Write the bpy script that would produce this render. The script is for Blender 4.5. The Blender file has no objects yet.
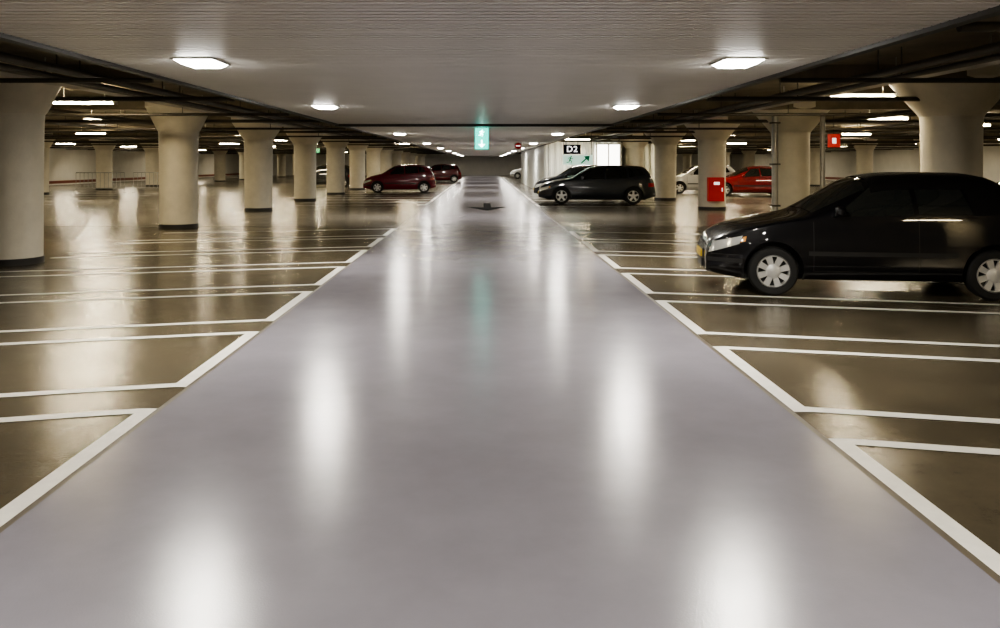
import bpy, bmesh, math, random
from mathutils import Vector, Matrix
random.seed(4)
S=bpy.context.scene
COL=S.collection
# ------------------------------------------------------------------ materials
def nt(name):
    m=bpy.data.materials.new(name); m.use_nodes=True
    n=m.node_tree.nodes; b=n['Principled BSDF']
    return m,m.node_tree,b
def mat(name,col,rough=.5,metal=0,var=.0,scale=3,bump=0,bscale=40,coat=0,rvar=0,emis=None,es=0,spec=None,bdist=.01):
    m,t,b=nt(name)
    b.inputs['Base Color'].default_value=(*col,1); b.inputs['Roughness'].default_value=rough
    b.inputs['Metallic'].default_value=metal
    if coat: b.inputs['Coat Weight'].default_value=coat; b.inputs['Coat Roughness'].default_value=.03
    if spec is not None: b.inputs['Specular IOR Level'].default_value=spec
    if emis: b.inputs['Emission Color'].default_value=(*emis,1); b.inputs['Emission Strength'].default_value=es
    if var or bump or rvar:
        tc=t.nodes.new('ShaderNodeTexCoord')
    if var or rvar:
        nz=t.nodes.new('ShaderNodeTexNoise'); nz.inputs['Scale'].default_value=scale; nz.inputs['Detail'].default_value=8
        nz.inputs['Roughness'].default_value=.65
        t.links.new(tc.outputs['Object'],nz.inputs['Vector'])
        if var:
            r=t.nodes.new('ShaderNodeValToRGB')
            r.color_ramp.elements[0].position=.3; r.color_ramp.elements[1].position=.7
            r.color_ramp.elements[0].color=(*[c*(1-var) for c in col],1)
            r.color_ramp.elements[1].color=(*[min(1,c*(1+var)) for c in col],1)
            t.links.new(nz.outputs['Fac'],r.inputs['Fac']); t.links.new(r.outputs['Color'],b.inputs['Base Color'])
        if rvar:
            mr=t.nodes.new('ShaderNodeMapRange')
            mr.inputs['From Min'].default_value=.3; mr.inputs['From Max'].default_value=.7
            mr.inputs['To Min'].default_value=max(.02,rough-rvar); mr.inputs['To Max'].default_value=rough+rvar
            t.links.new(nz.outputs['Fac'],mr.inputs['Value']); t.links.new(mr.outputs['Result'],b.inputs['Roughness'])
    if bump:
        n2=t.nodes.new('ShaderNodeTexNoise'); n2.inputs['Scale'].default_value=bscale; n2.inputs['Detail'].default_value=3
        t.links.new(tc.outputs['Object'],n2.inputs['Vector'])
        bp=t.nodes.new('ShaderNodeBump'); bp.inputs['Strength'].default_value=bump; bp.inputs['Distance'].default_value=bdist
        t.links.new(n2.outputs['Fac'],bp.inputs['Height']); t.links.new(bp.outputs['Normal'],b.inputs['Normal'])
    return m
M_floor=mat('floor_concrete',(.098,.083,.056),.235,var=.28,scale=1.1,bump=.06,bscale=60,rvar=.04,spec=.42)
M_aisle=mat('aisle_concrete',(.205,.188,.155),.23,var=.18,scale=1.2,bump=.05,bscale=60,rvar=.03,spec=.45)
M_lane=mat('lane_paint',(.262,.252,.288),.215,var=.08,scale=1.3,bump=.16,bscale=120,rvar=.015,spec=.5,bdist=.003)
M_white=mat('marking_white',(.84,.82,.75),.4,var=.08,scale=9)
M_joint=mat('joint_dark',(.115,.098,.07),.45)
M_slab=mat('slab_concrete',(.20,.17,.12),.8,var=.35,scale=1.2,bump=.3,bscale=20)
M_col=mat('column_paint',(.72,.67,.55),.5,var=.09,scale=2.2,bump=.15,bscale=30)
M_skirt=mat('column_skirt',(.03,.028,.025),.5)
M_panel=mat('ceiling_panel_metal',(.61,.59,.55),.4,metal=.1,var=.05,scale=1.5)
M_panel2=mat('ceiling_panel_light',(.72,.69,.63),.45,var=.05,scale=1.5)
M_dark=mat('dark_metal',(.03,.028,.024),.5)
M_pipe=mat('pipe_dark',(.06,.053,.042),.45,metal=.2)
M_galv=mat('galvanised',(.42,.41,.38),.4,metal=.6,var=.1,scale=6)
M_wall=mat('wall_paint',(.76,.74,.68),.7,var=.08,scale=.6)
M_walld=mat('wall_dark',(.5,.47,.4),.7,var=.1,scale=.6)
M_corr=mat('corrugated_white',(.80,.82,.78),.45)
M_redst=mat('red_stripe',(.22,.07,.045),.5)
M_red=mat('red_box',(.70,.02,.018),.35,emis=(1,.03,.02),es=.04)
M_lampw=mat('lamp_diffuser',(.9,.9,.85),.4,emis=(1,.96,.9),es=55)
M_tube=mat('lamp_tube',(.9,.9,.8),.4,emis=(1,.84,.56),es=100)
M_housing=mat('lamp_housing',(.6,.58,.52),.4)
M_rubber=mat('tyre_rubber',(.014,.014,.014),.75)
M_rim=mat('rim_alloy',(.70,.70,.68),.3,metal=.5)
M_rimd=mat('rim_dark',(.02,.02,.02),.6)
M_glass=mat('car_glass',(.018,.021,.020),.03,spec=1.0)
M_hl=mat('headlight_lens',(.72,.74,.72),.12,metal=.35,coat=1)
M_tl=mat('tail_lens',(.35,.01,.01),.15,coat=1)
M_ind=mat('indicator_lens',(.70,.30,.05),.2,coat=1)
M_plas=mat('car_plastic',(.014,.014,.014),.5)
M_plate=mat('plate_yellow',(.62,.44,.05),.4)
M_fab=mat('softtop_fabric',(.009,.008,.008),.85,bump=.2,bscale=200,spec=.2)
M_signd=mat('sign_dark',(.008,.014,.02),.6,spec=.2)
M_letter=mat('sign_lettering',(.9,.9,.88),.4,emis=(1,1,1),es=1.6)
M_signw=mat('sign_white',(.85,.85,.82),.4,emis=(1,1,1),es=1.0)
M_signg=mat('sign_pale_green',(.6,.85,.7),.4,emis=(.65,1,.8),es=.7)
M_green=mat('sign_green',(.0,.45,.36),.4,emis=(.0,.78,.60),es=2.2)
M_greens=mat('sign_green_board',(.0,.16,.07),.4,emis=(0,.5,.2),es=.1)
M_cyanw=mat('sign_pictogram',(.8,1,.95),.4,emis=(.7,1,.95),es=6)
M_arrow=mat('arrow_paint',(.010,.010,.012),.7,spec=.1)
M_litglass=mat('lit_window_glass',(.9,.9,.85),.3,emis=(1,.97,.88),es=5)

# ------------------------------------------------------------------ helpers
def empty(name,loc=(0,0,0),rz=0):
    e=bpy.data.objects.new(name,None); COL.objects.link(e); e.location=loc; e.rotation_euler=(0,0,rz); e.empty_display_size=.2
    return e
def mk(name,v,f,mats,parent=None,smooth=False,midx=None,loc=None,sharp=None):
    me=bpy.data.meshes.new(name); me.from_pydata([tuple(p) for p in v],[],f); me.update()
    if not isinstance(mats,(list,tuple)): mats=[mats]
    for m in mats: me.materials.append(m)
    if midx:
        for p,i in zip(me.polygons,midx): p.material_index=i
    bm=bmesh.new(); bm.from_mesh(me)
    bmesh.ops.recalc_face_normals(bm,faces=bm.faces)
    if smooth:
        for fc in bm.faces: fc.smooth=True
        if sharp:
            for e in bm.edges:
                if len(e.link_faces)==2 and e.calc_face_angle(0)>math.radians(sharp): e.smooth=False
    bm.to_mesh(me); bm.free()
    o=bpy.data.objects.new(name,me); COL.objects.link(o)
    if loc: o.location=loc
    if parent: o.parent=parent
    return o
class G:
    def __init__(s): s.v=[];s.f=[];s.m=[]
    def box(s,x0,x1,y0,y1,z0,z1,m=0):
        n=len(s.v)
        s.v+=[(x0,y0,z0),(x1,y0,z0),(x1,y1,z0),(x0,y1,z0),(x0,y0,z1),(x1,y0,z1),(x1,y1,z1),(x0,y1,z1)]
        s.f+=[tuple(n+i for i in q) for q in ((0,3,2,1),(4,5,6,7),(0,1,5,4),(1,2,6,5),(2,3,7,6),(3,0,4,7))]; s.m+=[m]*6
    def poly(s,pts,m=0):
        n=len(s.v); s.v+=list(pts); s.f.append(tuple(range(n,n+len(pts)))); s.m.append(m)
    def tube(s,a,b,r,m=0,seg=12,r2=None):
        a=Vector(a);b=Vector(b);d=(b-a).normalized(); r2=r if r2 is None else r2
        u=d.orthogonal().normalized(); w=d.cross(u); n=len(s.v)
        for P,R in((a,r),(b,r2)):
            for i in range(seg):
                t=2*math.pi*i/seg; s.v.append(tuple(P+u*R*math.cos(t)+w*R*math.sin(t)))
        for i in range(seg):
            j=(i+1)%seg; s.f.append((n+i,n+j,n+seg+j,n+seg+i)); s.m.append(m)
        s.f.append(tuple(range(n,n+seg))); s.f.append(tuple(range(n+seg,n+2*seg))); s.m+=[m,m]
    def lathe(s,prof,axis='z',c=(0,0,0),seg=40,m=0,closed=False,mi=None):
        n=len(s.v); k=len(prof)
        for r,h in prof:
            for i in range(seg):
                t=2*math.pi*i/seg
                if axis=='z': s.v.append((c[0]+r*math.cos(t),c[1]+r*math.sin(t),c[2]+h))
                else: s.v.append((c[0]+r*math.cos(t),c[1]+h,c[2]+r*math.sin(t)))
        for a in range(k-1 if not closed else k):
            b=(a+1)%k
            for i in range(seg):
                j=(i+1)%seg; s.f.append((n+a*seg+i,n+a*seg+j,n+b*seg+j,n+b*seg+i)); s.m.append(mi[a] if mi else m)
    def make(s,name,mats,parent=None,smooth=False,sharp=40,loc=None):
        return mk(name,s.v,s.f,mats,parent,smooth,s.m,loc,sharp)
def pchip(pts):
    xs=[p[0] for p in pts]; ys=[p[1] for p in pts]; n=len(xs)
    d=[(ys[i+1]-ys[i])/(xs[i+1]-xs[i]) for i in range(n-1)]
    m=[d[0]]+[0 if d[i-1]*d[i]<=0 else 2*d[i-1]*d[i]/(d[i-1]+d[i]) for i in range(1,n-1)]+[d[-1]]
    def f(x):
        if x<=xs[0]: return ys[0]
        if x>=xs[-1]: return ys[-1]
        i=0
        while x>xs[i+1]: i+=1
        h=xs[i+1]-xs[i]; t=(x-xs[i])/h
        return (2*t**3-3*t*t+1)*ys[i]+(t**3-2*t*t+t)*h*m[i]+(-2*t**3+3*t*t)*ys[i+1]+(t**3-t*t)*h*m[i+1]
    return f

# ------------------------------------------------------------------ cars
def paint(name,col,rough=.3,spec=.3): return mat(name,col,rough,coat=1.0,spec=spec)
def wheel(parent,name,x,y,R,side,style,rimmat):
    """side=-1: outer face toward -y"""
    g=G(); w=.19; o=side
    prof=[(R*.64,-w*.5),(R*.80,-w*.54),(R*.93,-w*.5),(R*.985,-w*.4),(R,-w*.2),(R,w*.2),(R*.985,w*.4),(R*.93,w*.5),(R*.80,w*.54),(R*.64,w*.5)]
    g.lathe(prof,'y',closed=True,m=0,seg=44)
    rr=R*.66
    g.lathe([(rr,o*w*.53),(rr*1.02,o*w*.50),(rr*.93,o*w*.50),(rr*.90,o*w*.18),(rr*.3,o*w*.12),(.001,o*w*.12)],'y',m=1,seg=44,mi=[1,1,1,2,2])
    n=style
    for k in range(n):
        a=2*math.pi*k/n+.3
        def P(r,t,d): return (r*math.cos(a)-t*math.sin(a),o*d,r*math.sin(a)+t*math.cos(a))
        w0,w1=(.026,.050) if n>6 else (.034,.05)
        b=len(g.v)
        for r,t,d in((.03,w0,w*.42),(.03,-w0,w*.42),(rr*.95,-w1*.75,w*.46),(rr*.95,w1*.75,w*.46),(.03,w0,w*.25),(.03,-w0,w*.25),(rr*.95,-w1*.75,w*.3),(rr*.95,w1*.75,w*.3)):
            g.v.append(P(r,t,d))
        for q in((0,1,2,3),(4,5,6,7),(0,1,5,4),(1,2,6,5),(2,3,7,6),(3,0,4,7)): g.f.append(tuple(b+i for i in q)); g.m.append(1)
    g.lathe([(.085,o*w*.3),(.082,o*w*.45),(.055,o*w*.5),(.001,o*w*.5)],'y',m=1,seg=24)
    ob=g.make(name,[M_rubber,rimmat,M_rimd],parent,True,38); ob.location=(x,y,R)
    return ob

TPL={
'cabrio':dict(L=3.70,W=.80,R=.285,xf=.74,wb=2.38,z0=.20,n=3.2,k=.11,
  top=[(0,.46),(.03,.58),(.10,.67),(.3,.77),(.7,.865),(1.05,.935),(1.15,.975),(1.5,1.20),(1.78,1.36),(2.05,1.415),(2.35,1.43),(2.9,1.425),(3.15,1.39),(3.35,1.29),(3.50,1.10),(3.57,.99),(3.65,.91),(3.68,.78),(3.70,.5)],
  belt=[(0,.42),(.1,.60),(.4,.73),(1.0,.86),(1.5,.90),(2.5,.93),(3.4,.92),(3.6,.82),(3.70,.45)],
  ws=(1.18,1.78),rw=(3.20,3.45),roofx=(1.84,3.46),
  wins=[((1.40,.925),(2.28,.955),(2.24,1.31),(1.88,1.30)),((2.33,.96),(2.90,.965),(2.78,1.29),(2.30,1.31))],
  doors=[1.18,2.32]),
'hatch':dict(L=3.75,W=.82,R=.29,xf=.74,wb=2.40,z0=.21,n=3.2,k=.13,
  top=[(0,.48),(.03,.62),(.10,.72),(.3,.84),(.7,.95),(.95,1.01),(1.3,1.22),(1.65,1.40),(2.0,1.46),(2.6,1.47),(3.2,1.42),(3.4,1.35),(3.58,1.08),(3.68,.88),(3.73,.7),(3.75,.5)],
  belt=[(0,.44),(.1,.64),(.4,.78),(1.0,.90),(1.6,.93),(3.2,1.0),(3.5,.98),(3.68,.80),(3.75,.45)],
  ws=(1.0,1.62),rw=(3.40,3.60),roofx=None,
  wins=[((1.30,.945),(2.12,.985),(2.10,1.36),(1.72,1.32)),((2.18,.99),(2.85,1.02),(2.80,1.36),(2.16,1.37)),((2.90,1.05),(3.22,1.09),(3.10,1.32),(2.86,1.34))],
  doors=[1.1,2.15,2.85]),
'estate':dict(L=4.35,W=.87,R=.315,xf=.86,wb=2.66,z0=.21,n=3.2,k=.13,
  top=[(0,.48),(.03,.62),(.10,.72),(.35,.83),(.9,.94),(1.2,.99),(1.6,1.22),(2.0,1.40),(2.35,1.46),(3.2,1.465),(3.85,1.42),(4.0,1.36),(4.2,1.08),(4.28,.9),(4.33,.7),(4.35,.5)],
  belt=[(0,.44),(.1,.64),(.4,.76),(1.0,.87),(1.6,.91),(3.6,.98),(4.1,.96),(4.28,.80),(4.35,.45)],
  ws=(1.25,1.95),rw=(4.02,4.2),roofx=None,
  wins=[((1.58,.93),(2.45,.96),(2.43,1.36),(2.03,1.32)),((2.52,.965),(3.30,1.0),(3.26,1.37),(2.50,1.37)),((3.37,1.02),(3.98,1.10),(3.78,1.33),(3.34,1.36))],
  doors=[1.4,2.48,3.32]),
'sedan':dict(L=4.3,W=.85,R=.305,xf=.85,wb=2.6,z0=.21,n=3.1,k=.13,
  top=[(0,.48),(.03,.60),(.10,.70),(.35,.80),(.9,.90),(1.25,.96),(1.65,1.18),(2.0,1.35),(2.35,1.41),(3.0,1.40),(3.3,1.33),(3.75,1.06),(3.9,1.01),(4.2,.97),(4.27,.85),(4.3,.5)],
  belt=[(0,.44),(.1,.62),(.4,.74),(1.0,.85),(1.6,.89),(3.6,.94),(4.1,.92),(4.25,.78),(4.3,.45)],
  ws=(1.3,1.95),rw=(3.35,3.72),roofx=None,
  wins=[((1.62,.91),(2.42,.94),(2.40,1.31),(2.05,1.27)),((2.48,.94),(3.35,.97),(3.08,1.27),(2.46,1.31))],
  doors=[1.45,2.45,3.2]),
}
def car(name,kind,paintmat,loc,rz,rim=8,rimmat=None,mirror=True):
    T=TPL[kind]; L,Wm,R=T['L'],T['W'],T['R']; n=T['n']; e=2/n; z0b=T['z0']; k=T['k']
    rimmat=rimmat or M_rim
    zt=pchip(T['top']); _b=pchip(T['belt'])
    zbf=lambda x:min(_b(x),zt(x)-.025)
    def W(x):
        w=Wm
        if x<.75: w*=1-.30*(1-x/.75)**2.6
        if x>L-.6: w*=1-.20*(1-(L-x)/.6)**2.6
        return w
    def z0(x):
        a=z0b
        if x<.3: a+=.05*(1-x/.3)
        if x>L-.35: a+=.09*(1-(L-x)/.35)
        return a
    def low(x,z):
        v=max(0,min(1,(z-z0(x))/(zbf(x)-z0(x))))
        s=1+.035*math.sin(math.pi*v)
        if v<.22: s-=.07*((.22-v)/.22)**2
        return W(x)*s
    def up(x,th):
        h=zt(x)-zbf(x); c=math.cos(th); si=max(0,math.sin(th))
        s=si**e
        y=W(x)*(abs(c)**e)*(1-k*min(1.1,h/.5)*s)
        return Vector((x,-y if c>0 else y,zbf(x)+h*s))
    def side(x,z):
        zb=zbf(x)
        if z<=zb: return low(x,z)
        h=zt(x)-zb; s=min(.995,(z-zb)/h)
        return W(x)*((1-s**n)**(1/n))*(1-k*min(1.1,h/.5)*s)
    root=empty(name,loc,rz)
    N=96; NL=12; NU=18
    v=[];f=[];mi=[]
    xs=[L*(.5-.5*math.cos(math.pi*i/N)) for i in range(N+1)]
    for x in xs:
        half=[(0,z0(x))]+[(low(x,z0(x))*q,z0(x)) for q in(.4,.8)]
        for i in range(NL):
            z=z0(x)+(zbf(x)-z0(x))*i/NL; half.append((low(x,z),z))
        for i in range(NU):
            p=up(x,math.pi/2*i/NU); half.append((-p.y,p.z))
        ring=[(x,-y,z) for y,z in half]+[(x,0,zt(x))]+[(x,y,z) for y,z in reversed(half[1:])]
        v+=ring
    r=len(ring)
    for a in range(N):
        for i in range(r):
            j=(i+1)%r; f.append((a*r+i,a*r+j,(a+1)*r+j,(a+1)*r+i)); mi.append(0)
    f.append(tuple(range(r))); f.append(tuple(range(N*r,(N+1)*r))); mi+=[0,0]
    body=mk(name+'_bodywork_tmp',v,f,[paintmat,M_plas],None,True,mi)
    g=G()
    for xa in(T['xf'],T['xf']+T['wb']):
        for sg in(-1,1):
            y0,y1=(sg*(Wm-.27),sg*(Wm+.2))
            g.tube((xa,y0,R+.015),(xa,y1,R+.015),R+.055,m=1,seg=40)
    cut=g.make('cut',[M_plas,M_plas],None)
    bo=body.modifiers.new('b','BOOLEAN'); bo.object=cut; bo.operation='DIFFERENCE'; bo.solver='EXACT'
    dg=bpy.context.evaluated_depsgraph_get()
    me=bpy.data.meshes.new_from_object(body.evaluated_get(dg))
    bpy.data.objects.remove(body); bpy.data.objects.remove(cut)
    bm=bmesh.new(); bm.from_mesh(me)
    for fc in bm.faces: fc.smooth=True
    for ed in bm.edges:
        if len(ed.link_faces)==2 and ed.calc_face_angle(0)>math.radians(38): ed.smooth=False
    bm.to_mesh(me); bm.free()
    bo=bpy.data.objects.new('bodywork',me); COL.objects.link(bo); bo.parent=root
    def patch(nm,fn,nu,nv,off,m,thick=None):
        vs=[];fs=[]
        for i in range(nu+1):
            for j in range(nv+1):
                u,w_=i/nu,j/nv; p=fn(u,w_); d=1e-3
                du=fn(min(1,u+d),w_)-fn(max(0,u-d),w_); dv=fn(u,min(1,w_+d))-fn(u,max(0,w_-d))
                nn=du.cross(dv)
                if nn.length<1e-12: nn=Vector((0,0,1))
                nn.normalize()
                cc=Vector((max(.6,min(L-.6,p.x)),0,.6))
                if nn.dot(p-cc)<0: nn=-nn
                vs.append(p+nn*off)
        for i in range(nu):
            for j in range(nv):
                a=i*(nv+1)+j; fs.append((a,a+1,a+nv+2,a+nv+1))
        return mk(nm,vs,fs,m,root,True)
    def sp(q,sg):
        bf,br,tr,tf=q
        def fn(u,w_):
            x=(bf[0]*(1-u)+br[0]*u)*(1-w_)+(tf[0]*(1-u)+tr[0]*u)*w_
            z=(bf[1]*(1-u)+br[1]*u)*(1-w_)+(tf[1]*(1-u)+tr[1]*u)*w_
            return Vector((x,sg*side(x,z),z))
        return fn
    def rect(x0,x1,z0_,z1_): return ((x0,z0_),(x1,z0_),(x1,z1_),(x0,z1_))
    for sg in(-1,1):
        s='l' if sg<0 else 'r'
        for i,q in enumerate(T['wins']): patch(f'side_window_{s}_{i}',sp(q,sg),14,8,.005,M_glass)
        for i,x in enumerate(T['doors']):
            patch(f'door_seam_{s}_{i}',sp(rect(x,x+.009,.30,zbf(x)-.01),sg),1,14,.0025,M_plas)
        patch(f'sill_seam_{s}',sp(rect(T['doors'][0],T['doors'][-1],.295,.305),sg),20,1,.0025,M_plas)
        patch(f'side_moulding_{s}',sp(rect(T['xf']+R+.1,T['xf']+T['wb']-R-.1,.48,.53),sg),20,2,.012,M_plas)
        x=T['doors'][1]-.2
        patch(f'door_handle_{s}',sp(rect(x,x+.14,.78,.81),sg),4,2,.022,M_plas if kind!='cabrio' else paintmat)
        patch(f'headlight_{s}',sp(((.03,.48),(.36,.60),(.40,.695),(.08,.615)),sg),12,5,.006,M_hl)
        patch(f'indicator_{s}',sp(((.37,.615),(.43,.63),(.44,.69),(.405,.68)),sg),3,3,.006,M_ind)
        patch(f'taillight_{s}',sp(rect(L-.28,L-.07,.66,.80),sg),8,4,.006,M_tl)
        patch(f'bumper_seam_{s}',sp(rect(.05,T['xf']-R-.06,.465,.473),sg),10,1,.003,M_plas)
        patch(f'bumper_rub_{s}',sp(rect(.02,T['xf']-R-.06,.38,.43),sg),12,2,.010,M_plas)
        for ai,xa in enumerate((T['xf'],T['xf']+T['wb'])):
            rr=R+.055; vs=[];fs=[]; K=28
            for i in range(K+1):
                t=math.radians(-18)+math.radians(216)*i/K
                for q in(rr-.004,rr+.022):
                    x=xa+q*math.cos(t); z=R+.015+q*math.sin(t)
                    vs.append((x,sg*(side(x,max(z,z0(x)+.01))+.008),z))
            for i in range(K): fs.append((2*i,2*i+1,2*i+3,2*i+2))
            mk(f'arch_lip_{s}_{ai}',vs,fs,paintmat,root,True)
            wheel(root,f'wheel_{s}_{ai}',xa,sg*(Wm-.085),R,sg,rim,rimmat)
        xm=T['wins'][0][0][0]+.06; zm=T['wins'][0][0][1]+.04
        me=bpy.data.meshes.new('m'); bm=bmesh.new(); bmesh.ops.create_uvsphere(bm,u_segments=20,v_segments=12,radius=1)
        for vv in bm.verts:
            x_,y_,z_=vv.co; vv.co=((abs(x_)**.7)*(1 if x_>0 else -1)*.055,(abs(y_)**.7)*(1 if y_>0 else -1)*.10,(abs(z_)**.7)*(1 if z_>0 else -1)*.062)
        for fc in bm.faces: fc.smooth=True
        bm.to_mesh(me); bm.free(); me.materials.append(paintmat)
        mo=bpy.data.objects.new(f'mirror_{s}',me); COL.objects.link(mo); mo.parent=root; mo.location=(xm,sg*(side(xm,zm)+.09),zm+.03)
    def scr(a,b,th):
        return lambda u,w_: up(a+(b-a)*u, th+(math.pi-2*th)*w_)
    patch('windscreen',scr(*T['ws'],.62),14,20,.005,M_glass)
    patch('rear_window',scr(*T['rw'],.70),10,20,.006 if not T['roofx'] else .014,M_glass)
    if T['roofx']:
        a,b=T['roofx']
        patch('soft_top',scr(a,b,.50),34,26,.010,M_fab)
        for sg in(-1,1):
            patch(f'soft_top_quarter_{sg}',sp(((2.92,.955),(3.50,.965),(3.22,1.32),(2.80,1.31)),sg),12,10,.010,M_fab)
            patch(f'soft_top_rail_{sg}',sp(((1.90,1.30),(2.80,1.29),(3.15,1.34),(1.98,1.385)),sg),14,4,.010,M_fab)
    g=G()
    g.box(-.012,.03,-.26,.26,.385,.49,1); g.box(-.02,.02,-.24,.24,.27,.37,1)
    for i in range(4): g.box(-.026,.0,-.23,.23,.28+i*.024,.286+i*.024,0)
    g.make('grille',[M_pipe,M_plas],root)
    g=G(); g.box(-.035,-.01,-.24,.24,.39,.475,0); g.make('number_plate_front',[M_plate],root)
    g=G(); g.box(L-.01,L+.02,-.24,.24,.50,.60,0); g.make('number_plate_rear',[M_plate],root)
    g=G(); g.box(.35,L-.35,-Wm*.7,Wm*.7,.17,.24,0); g.make('underbody',[M_plas],root)
    g=G()
    for xa in(T['xf'],T['xf']+T['wb']): g.tube((xa,-Wm+.15,R),(xa,Wm-.15,R),.04)
    g.make('axles',[M_plas],root)
    return root

P_black=paint('paint_black',(.004,.004,.006),.4,.15)
P_dgrey=paint('paint_dark_grey',(.024,.029,.036))
P_red=paint('paint_crimson',(.14,.003,.014))
P_red2=paint('paint_red',(.16,.005,.007))
P_silver=paint('paint_silver',(.62,.62,.6))
P_blk2=paint('paint_charcoal',(.010,.011,.013),.4,.2)
def rcar(name,kind,pm,xw,yw,a=math.radians(9),**kw):
    """right side car, front toward the lane; (xw,yw)= near side front wheel contact"""
    T=TPL[kind]; lx,ly=T['xf'],-T['W']+.085
    c,s=math.cos(-a),math.sin(-a)
    return car(name,kind,pm,(xw-(lx*c-ly*s),yw-(lx*s+ly*c),0),-a,**kw)
def lcar(name,kind,pm,xw,yw,a=math.radians(9),**kw):
    T=TPL[kind]; lx,ly=T['xf'],-T['W']+.085
    c,s=math.cos(a),math.sin(a)
    return car(name,kind,pm,(xw-(lx*c-ly*s),yw-(lx*s+ly*c),0),a,**kw)
rcar('convertible_car','cabrio',P_black,3.40,9.80,math.radians(9),rim=8)
rcar('station_wagon','estate',P_dgrey,2.95,31.3,math.radians(5),rim=5)
rcar('hatchback_car','hatch',P_blk2,2.9,35.4,math.radians(5),rim=5)
lcar('hatchback_car','hatch',P_red,-5.45,43.0,math.radians(4),rim=6)
lcar('hatchback_car','hatch',P_red2,-4.7,66,math.radians(4),rim=6)
lcar('hatchback_car','hatch',P_blk2,-11.3,53,math.radians(4),rim=6)
rcar('hatchback_car','hatch',P_silver,9.9,42.0,math.radians(4),rim=6)
rcar('sedan_car','sedan',P_red2,11.1,38.3,math.radians(4),rim=6)
rcar('hatchback_car','hatch',P_blk2,12.9,20.3,math.radians(5),rim=6)
lcar('hatchback_car','hatch',P_blk2,-5.0,72,math.radians(4),rim=6)
rcar('hatchback_car','hatch',P_silver,3.4,82,math.radians(4),rim=6)

# ------------------------------------------------------------------ room
XL,XR,Y0,Y1,ZC=-30,31,-9,104,3.05
g=G(); g.box(XL,XR,Y0,Y1,-.2,0); g.make('floor',[M_floor])
g=G(); g.box(XL,XR,Y0,Y1,ZC,ZC+.25); g.make('ceiling',[M_slab])
g=G(); g.box(XL-.2,XL,Y0,Y1,-.2,ZC+.2,0); g.box(XL,XL+.02,Y0+.01,Y1-.01,.10,.30,1); g.make('wall_left',[M_wall,M_redst])
g=G(); g.box(XR,XR+.2,Y0,Y1,-.2,ZC+.2,0); g.box(XR-.02,XR,Y0+.01,Y1-.01,.10,.30,1); g.make('wall_right',[M_wall,M_redst])
g=G(); g.box(XL,XR,Y1,Y1+.2,-.2,ZC+.2,0); g.make('wall_back',[M_wall])
g=G(); g.box(XL,XR,Y0-.2,Y0,-.2,ZC+.2,0); g.make('wall_front',[M_walld])
def sheet(name,pts_list,z,m):
    g=G()
    for pts in pts_list: g.poly([(x,y,z) for x,y in pts])
    return g.make(name,[m])
XA,XB,YA,YB=XL+.03,XR-.03,Y0+.03,Y1-.03
LR,LL=1.90,-2.02
sheet('cross_aisle_coating',[[(XA,20.3),(XB,20.3),(XB,29.5),(XA,29.5)],[(XA,29.5),(-7.9,29.5),(-7.9,YB),(XA,YB)],[(8.2,29.5),(XB,29.5),(XB,YB),(8.2,YB)]],.0015,M_aisle)
sheet('driving_lane_coating',[[(LL,YA),(LR,YA),(LR,YB),(LL,YB)]],.002,M_lane)
sheet('lane_joint_strips',[[(LL-.03,YA),(LL,YA),(LL,YB),(LL-.03,YB)],[(LR,YA),(LR+.035,YA),(LR+.035,YB),(LR,YB)]],.0022,M_joint)
def bays(gaps,sg,ang,xl=2.05,depth=5.0,lw=.105,hg=.25):
    quads=[]; ta=math.tan(ang)
    for a,b in zip(gaps[:-1],gaps[1:]):
        ya,yb=a+hg,b-hg
        quads.append([(sg*xl,ya),(sg*(xl+lw),ya),(sg*(xl+lw),yb),(sg*xl,yb)])
        for y,d in((ya,1),(yb,-1)):
            y2=y+d*lw
            quads.append([(sg*(xl+lw),y),(sg*(xl+depth),y-ta*depth),(sg*(xl+depth),y2-ta*depth),(sg*(xl+lw),y2)])
    return quads
A=math.radians(13.5)
ql=bays([5.5+2.4*k for k in range(-5,7)],-1,A)
qr=bays([4.93+2.35*k for k in range(-5,7)],1,A*.95,1.935)
ql+=bays([30.5+2.45*k for k in range(0,26)],-1,A*.4)
qr+=bays([29.5+2.45*k for k in range(0,26)],1,A*.4,1.935)
for k in range(22):
    y=31+3*k
    ql.append([(-16,y),(-21.0,y-.6),(-21.0,y-.5),(-16,y+.1)])
sheet('parking_bay_markings',ql+qr,.004,M_white)
sheet('floor_expansion_joints',[[(4.6,9.2),(12,5.2),(12,5.22),(4.6,9.22)],[(XA,20.2),(XB,20.2),(XB,20.26),(XA,20.26)],[(-7.1,0),(-7.07,0),(-7.07,12),(-7.1,12)]],.003,M_joint)
g=G(); ya=29.0
for pts in ([(-.13,ya+3.0),(.13,ya+3.0),(.13,ya),(-.13,ya)],[(-.72,ya+.35),(-.13,ya),(.13,ya),(.72,ya+.35),(0,ya-1.9)]): g.poly([(x+.15,y,.0065) for x,y in pts])
g.make('lane_arrow_marking',[M_arrow])

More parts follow.
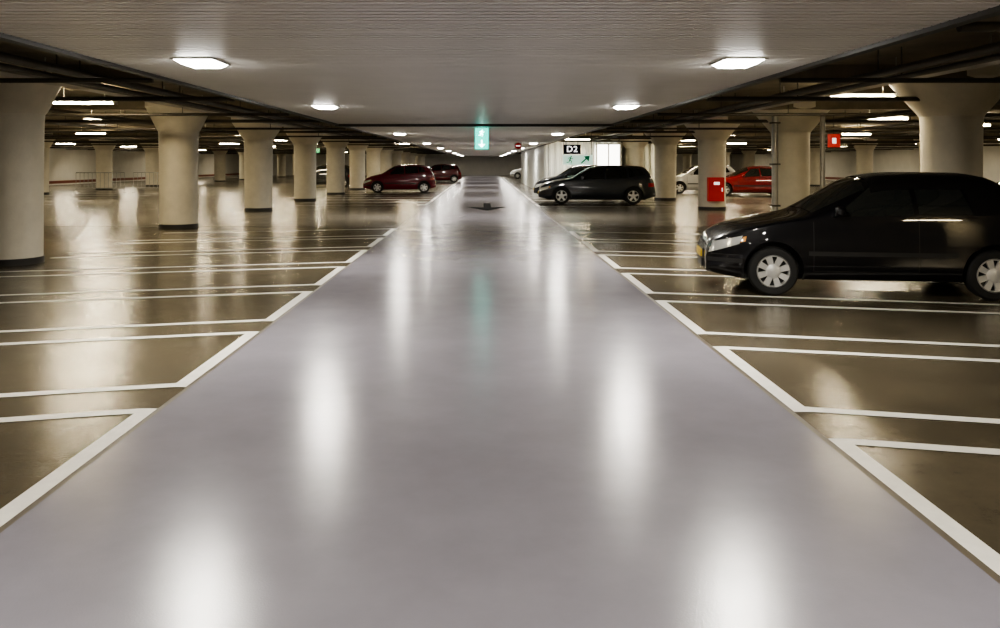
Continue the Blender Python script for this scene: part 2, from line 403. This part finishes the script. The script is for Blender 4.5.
def slats(name,x0,x1,ya,yb,z,pitch,m,d=.03):
    v=[];f=[]; y=ya
    prof=[]
    while y<yb-1e-6:
        prof+=[(y,z),(y+pitch*.74,z),(y+pitch*.77,z+d),(y+pitch*.97,z+d)]; y+=pitch
    prof.append((y,z))
    for yy,zz in prof: v+=[(x0,yy,zz),(x1,yy,zz)]
    for i in range(len(prof)-1): f.append((2*i,2*i+1,2*i+3,2*i+2))
    n=len(v); v+=[(x0,ya,z+.06),(x1,ya,z+.06),(x1,y,z+.06),(x0,y,z+.06)]; f.append((n,n+1,n+2,n+3))
    return mk(name,v,f,m)
ZP=2.42; YS=18.6
slats('slatted_ceiling_panel',-3.22,2.85,-8.6,YS,ZP,.10,M_panel,.045)
slats('slatted_ceiling_panel',-3.15,2.82,YS+.3,103.5,ZP-.02,.30,M_panel2)
g=G()
g.box(-3.30,-3.22,-8.6,YS,ZP-.03,ZP+.09); g.box(2.85,2.93,-8.6,YS,ZP-.03,ZP+.09)
g.box(-3.30,2.93,YS,YS+.3,ZP-.05,ZP+.12)
g.box(-3.23,-3.15,YS+.3,103.5,ZP-.04,ZP+.07); g.box(2.82,2.90,YS+.3,103.5,ZP-.04,ZP+.07)
y=-7
while y<103:
    for x in(-3.26,2.89): g.tube((x,y,ZP+.08),(x,y,ZC),.012,seg=6)
    y+=3.5
g.make('trim_ceiling_panel',[M_dark])
g=G()
for yb in [5.6+7.1*k for k in range(-1,14)]:
    for x0,x1 in((XL,-3.4),(3.0,XR)):
        g.box(x0,x1,yb,yb+.35,ZC-.22,ZC)
g.box(-4.1,-3.5,Y0,Y1,ZC-.28,ZC); g.box(3.1,3.7,Y0,Y1,ZC-.28,ZC)
g.make('ceiling_beams',[M_slab])
g=G()
for x,z,r in((-5.2,2.70,.055),(-5.5,2.66,.035),(-9.2,2.66,.06),(-12.5,2.72,.05),(5.1,2.70,.05),(5.4,2.66,.035),(9.3,2.66,.06),(12.8,2.7,.05),(17,2.7,.05),(-18,2.7,.05)):
    g.tube((x,Y0+.1,z),(x,Y1-.1,z),r)
for yb in [3.0+7.1*k for k in range(0,13)]:
    for x0,x1 in((XL+.1,-4.0),(3.6,XR-.1)):
        g.tube((x0,yb,2.55),(x1,yb,2.55),.03); g.tube((x0,yb+3.3,2.58),(x1,yb+3.3,2.58),.04)
    for x in(-6.2,-11,-16,-21,-26,6.3,11,16,21,26):
        g.tube((x,yb,2.55),(x,yb,ZC),.01,seg=6)
for x in(-5.2,-5.5,-9.2,-12.5,5.1,5.4,9.3,12.8,17,-18):
    for k in range(30): g.tube((x,-7+3.55*k,2.66),(x,-7+3.55*k,ZC),.01,seg=6)
g.make('service_pipes',[M_pipe],smooth=True)
g=G()
for x in(-6.2,5.85):
    g.box(x-.15,x+.15,Y0+.2,Y1-.2,2.70,2.71); g.box(x-.15,x-.14,Y0+.2,Y1-.2,2.71,2.77); g.box(x+.14,x+.15,Y0+.2,Y1-.2,2.71,2.77)
    g.tube((x-.07,Y0+.3,2.74),(x-.07,Y1-.3,2.74),.025,1,8); g.tube((x+.05,Y0+.3,2.735),(x+.05,Y1-.3,2.735),.02,1,8)
    for k in range(50): g.tube((x,-8+2.2*k,2.70),(x,-8+2.2*k,ZC),.01,seg=6)
g.make('cable_tray',[M_galv,M_pipe])

def column(x,y,flare=.82,zf=2.30):
    g=G()
    prof=[(.455,.0),(.455,.10),(.44,.101),(.445,1.2),(.455,zf-.12),(.465,zf),(.50,zf+.05)]
    prof+=[(.50+(flare-.50)*t,zf+.05+(2.86-zf-.05)*t) for t in(.33,.66,1)]+[(flare+.02,2.88),(flare+.02,ZC)]
    g.lathe(prof,'z',seg=40,mi=[1,1]+[0]*20)
    o=g.make('concrete_column',[M_col,M_skirt],None,True,30,(x,y,0)); return o
for k in range(-2,13):
    y=12.9+7.1*k
    if y>-8: column(-7.3,y,.74 if k<2 else .84)
for k in range(-2,13):
    y=13.6+7.1*k
    if y>-8: column(7.64,y,.92)
for k in range(-1,13):
    column(-22,12.9+7.1*k,.8)
    column(22.4,13.4+7.1*k,.8)
g=G()
g.tube((7.06,20.15,0),(7.06,20.15,2.7),.075,0,16)
g.tube((8.21,20.15,0),(8.21,20.15,2.7),.06,0,16)
for z in(.5,1.5,2.5): g.box(6.96,7.16,20.05,20.25,z,z+.04,1)
g.make('drain_pipe',[M_galv,M_pipe],None,True,35)

g=G(); yc=27.8-.46
g.box(7.36,7.86,yc-.20,yc+.05,.30,1.08,0); g.box(7.39,7.83,yc-.215,yc-.20,.33,1.05,0)
g.box(7.52,7.70,yc-.222,yc-.215,.84,.93,1); g.tube((7.78,yc-.24,.62),(7.78,yc-.24,.74),.012,1,8)
g.make('fire_hose_cabinet',[M_red,M_signw])

# ------------------------------------------------------------------ stair core / signs (right)
def corr_wall(g,p0,p1,z0,z1,pitch=.22,d=.04,m=0):
    p0=Vector(p0);p1=Vector(p1); dr=(p1-p0); Ln=dr.length; dr.normalize(); nn=Vector((dr.y,-dr.x))
    k=int(Ln/pitch); pts=[]
    for i in range(k):
        for t,o in((0,0),(.4,0),(.5,d),(.9,d)):
            q=p0+dr*(i+t)*pitch+nn*o; pts.append(q)
    pts.append(p1)
    n=len(g.v)
    for q in pts: g.v+=[(q.x,q.y,z0),(q.x,q.y,z1)]
    for i in range(len(pts)-1): g.f.append((n+2*i,n+2*i+2,n+2*i+3,n+2*i+1)); g.m.append(m)
g=G()
corr_wall(g,(3.1,66),(3.1,41),0,2.5,.5,.09)
corr_wall(g,(3.1,41),(6.8,41),0,2.6,.3,.07)
g.box(3.2,6.8,41.1,66,0,2.5,0)
g.make('stair_core_cladding',[M_corr])
g=G(); g.box(5.55,6.75,40.83,40.91,1.35,2.45,0)
for x in(5.55,6.13,6.70): g.box(x-.01,x+.05,40.80,40.91,1.30,2.5,1)
g.box(5.5,6.8,40.80,40.91,2.45,2.52,1); g.box(5.5,6.8,40.80,40.91,1.28,1.35,1)
g.make('window_1',[M_litglass,M_housing])
g=G()
corr_wall(g,(8.3,45),(9.8,45),0,2.6,.3,.08); g.box(8.3,9.8,45.05,52,0,2.5,0)
g.make('lift_shaft_cladding',[M_corr])

def stick(g,pts,w,y,m):
    for (x0,z0),(x1,z1) in zip(pts[:-1],pts[1:]):
        d=Vector((x1-x0,z1-z0))
        if d.length<1e-6: continue
        d.normalize(); n_=Vector((-d.y,d.x))*w/2; e_=d*w*.3
        g.poly([(x0-e_.x+n_.x,y,z0-e_.y+n_.y),(x1+e_.x+n_.x,y,z1+e_.y+n_.y),(x1+e_.x-n_.x,y,z1+e_.y-n_.y),(x0-e_.x-n_.x,y,z0-e_.y-n_.y)],m)
def runman(g,cx,cz,s,y,m):
    P=lambda a:[(cx+x*s,cz+z*s) for x,z in a]
    hx,hz=cx+.12*s,cz+.40*s
    g.poly([(hx+.085*s*math.cos(t*math.pi/6),y,hz+.085*s*math.sin(t*math.pi/6)) for t in range(12)],m)
    stick(g,P([(.05,.27),(-.02,.0)]),.15*s,y,m)
    stick(g,P([(.05,.25),(.22,.14),(.34,.24)]),.065*s,y,m)
    stick(g,P([(.03,.27),(-.17,.24),(-.24,.08)]),.065*s,y,m)
    stick(g,P([(-.02,.0),(.17,-.10),(.10,-.36)]),.085*s,y,m)
    stick(g,P([(-.02,.0),(-.12,-.20),(-.36,-.24)]),.085*s,y,m)
g=G(); ys=19.8
g.box(-.19,.13,ys,ys+.10,1.88,2.38,0)
g.box(-.175,.115,ys-.006,ys,2.14,2.365,1); g.box(-.175,.115,ys-.006,ys,1.895,2.115,1)
runman(g,-.04,2.25,.19,ys-.009,2)
stick(g,[(-.03,2.09),(-.03,1.95)],.035,ys-.009,2)
g.poly([(-.12,ys-.009,2.00),(.06,ys-.009,2.00),(-.03,ys-.009,1.915)],2)
g.tube((-.14,ys+.05,2.38),(-.14,ys+.05,ZP-.02),.01,3,8); g.tube((.08,ys+.05,2.38),(.08,ys+.05,ZP-.02),.01,3,8)
g.make('emergency_exit_sign',[M_green,M_green,M_cyanw,M_dark])
g=G(); yn=33; cx,cz=1.39,2.24
def disc(g,cx,cz,r,y,m): g.poly([(cx+r*math.cos(t*math.pi/14),y,cz+r*math.sin(t*math.pi/14)) for t in range(28)],m)
g.box(cx-.14,cx+.14,yn,yn+.02,cz-.14,cz+.12,0); disc(g,cx,cz-.01,.125,yn-.004,1); g.box(cx-.085,cx+.085,yn-.01,yn-.006,cz-.03,cz+.01,2)
g.tube((cx,yn+.01,cz+.12),(cx,yn+.01,ZP-.02),.01,0,8)
g.make('no_entry_sign',[M_housing,M_red,M_signw])
root=empty('area_sign',(0,0,0)); yd=33.6
g=G(); g.box(3.24,3.94,yd,yd+.04,1.91,2.29,0)
for x in(3.35,3.83): g.tube((x,yd+.02,2.29),(x,yd+.02,ZC-.29),.012,0,8)
g.make('board',[M_signd],root)
fc=bpy.data.curves.new('D2','FONT'); fc.body='D2'; fc.size=.34; fc.align_x='CENTER'; fc.align_y='CENTER'; fc.extrude=.003; fc.offset=.002; fc.space_character=1.15
fc.materials.append(M_letter); fo=bpy.data.objects.new('lettering',fc); COL.objects.link(fo); fo.location=(3.59,yd-.006,2.10); fo.rotation_euler=(math.pi/2,0,0); fo.parent=root
g=G(); ye=33.7
g.box(3.24,4.42,ye,ye+.03,1.48,1.87,0)
runman(g,3.52,1.665,.38,ye-.004,1)
stick(g,[(3.98,1.55),(4.22,1.77)],.06,ye-.004,1); g.poly([(4.32,ye-.005,1.85),(4.07,ye-.005,1.82),(4.28,ye-.005,1.60)],1)
for x in(3.27,4.39): g.tube((x,ye+.015,1.87),(x,ye+.015,ZC-.02),.01,2,8)
g.make('pedestrian_exit_sign',[M_signg,M_greens,M_dark])
g=G(); g.box(10.35,10.72,25,25.04,2.02,2.42,0); g.box(10.48,10.59,24.99,25,2.14,2.30,1); g.tube((10.53,25.02,2.42),(10.53,25.02,ZC),.01,2,8)
g.make('fire_point_sign',[M_red,M_signw,M_dark])
g=G(); g.box(-10.6,-10.2,52,52.04,2.2,2.45,0); g.tube((-10.4,52.02,2.45),(-10.4,52.02,ZC),.01,1,8); g.make('direction_sign',[M_greens,M_dark])

for fx,fy in((-21,43),(-18.2,43.4),(-25.1,42.7)):
    g=G(); L_=2.5
    for z in(.25,1.05): g.tube((fx,fy,z),(fx+L_,fy,z),.02,0,8)
    for i in range(13): g.tube((fx+L_*i/12,fy,.25 if 0<i<12 else 0),(fx+L_*i/12,fy,1.05),.012,0,6)
    for i in(0,1): g.tube((fx+L_*i,fy-.25,.018),(fx+L_*i,fy+.25,.018),.018,0,6)
    g.make('crowd_barrier',[M_galv])

# ------------------------------------------------------------------ lamps
def area(parent,name,loc,sx,sy,p,col,shape='RECTANGLE'):
    l=bpy.data.lights.new(name,'AREA'); l.shape=shape; l.size=sx
    if shape=='RECTANGLE': l.size_y=sy
    l.energy=p; l.color=col
    o=bpy.data.objects.new(name,l); COL.objects.link(o); o.parent=parent; o.location=loc; return o
def lanelamp(x,y,p=80,z=ZP):
    r=empty('recessed_ceiling_lamp',(x,y,0))
    g=G(); a,b,t=.16,.22,.02
    for bx in((-a-t,a+t,-b-t,-b),(-a-t,a+t,b,b+t),(-a-t,-a,-b,b),(a,a+t,-b,b)): g.box(*bx,z-.014,z+.05,0)
    n=len(g.v); h0,h1=z-.012,z-.045; c=.05
    g.v+=[(-a,-b,h0),(a,-b,h0),(a,b,h0),(-a,b,h0),(-a+c,-b+c,h1),(a-c,-b+c,h1),(a-c,b-c,h1),(-a+c,b-c,h1)]
    for q in((4,5,6,7),(0,1,5,4),(1,2,6,5),(2,3,7,6),(3,0,4,7)): g.f.append(tuple(n+i for i in q)); g.m.append(1)
    g.make('frame',[M_housing,M_lampw],r)
    area(r,'light',(0,0,z-.052),.22,.34,p,(1,.94,.84))
for y in(-4.3,1.35,7.1,12.65):
    for x in(-2.40,2.17): lanelamp(x,y)
for y in(24.0,35.5,47,58,70,82,95):
    for x in(-2.40,2.15): lanelamp(x,y,95,ZP-.02)
def tubelamp(x,y,p=38,z=2.72,col=(1,.83,.53)):
    r=empty('fluorescent_lamp',(x,y,0))
    g=G(); g.box(-.62,.62,-.03,.03,z+.03,z+.07,0)
    g.tube((-.58,-.055,z),(.58,-.055,z),.022,1,10); g.tube((-.58,.055,z),(.58,.055,z),.022,1,10)
    for s in(-1,1):
        g.box(s*.60-.02,s*.60+.02,-.08,.08,z-.025,z+.04,0); g.tube((s*.4,0,z+.07),(s*.4,0,ZC),.008,0,6)
    g.make('fixture',[M_housing,M_tube],r)
    area(r,'light',(0,0,z-.04),1.16,.14,p,col)
for y in(2,16.2,23,30,37,44,51,58,72,88): tubelamp(-7.75 if y<20 else -10.4,y,62)
for y in(0.5,14.9,22,29,37,44,51,58,72,88): tubelamp(6.75 if y<20 else 10.6,y,62)
for x in(-15.5,-25.5):
    for y in(10,24,33,42,51,60,75,92): tubelamp(x,y,110,2.72,(1,.89,.68))
for x in(15.2,26.5):
    for y in(12,26,34,42,50,62,76,92): tubelamp(x,y,110,2.72,(1,.89,.68))
tubelamp(4.4,38.9,90,2.66,(1,.97,.9)); tubelamp(-4.6,51.3,60)  # first one is an added lamp, put in to brighten the stair core face

w=bpy.data.worlds.new('World'); S.world=w; w.use_nodes=True
w.node_tree.nodes['Background'].inputs[0].default_value=(.9,.8,.6,1); w.node_tree.nodes['Background'].inputs[1].default_value=.03
cd=bpy.data.cameras.new('camera'); cd.sensor_width=36; cd.lens=30.0; cd.shift_x=.017; cd.shift_y=-.151; cd.clip_end=300
co=bpy.data.objects.new('camera',cd); COL.objects.link(co); co.location=(0,0,1.55); co.rotation_euler=(math.pi/2,0,0)
S.camera=co
S.view_settings.view_transform='AgX'; S.view_settings.look='AgX - Medium High Contrast'; S.view_settings.exposure=.1
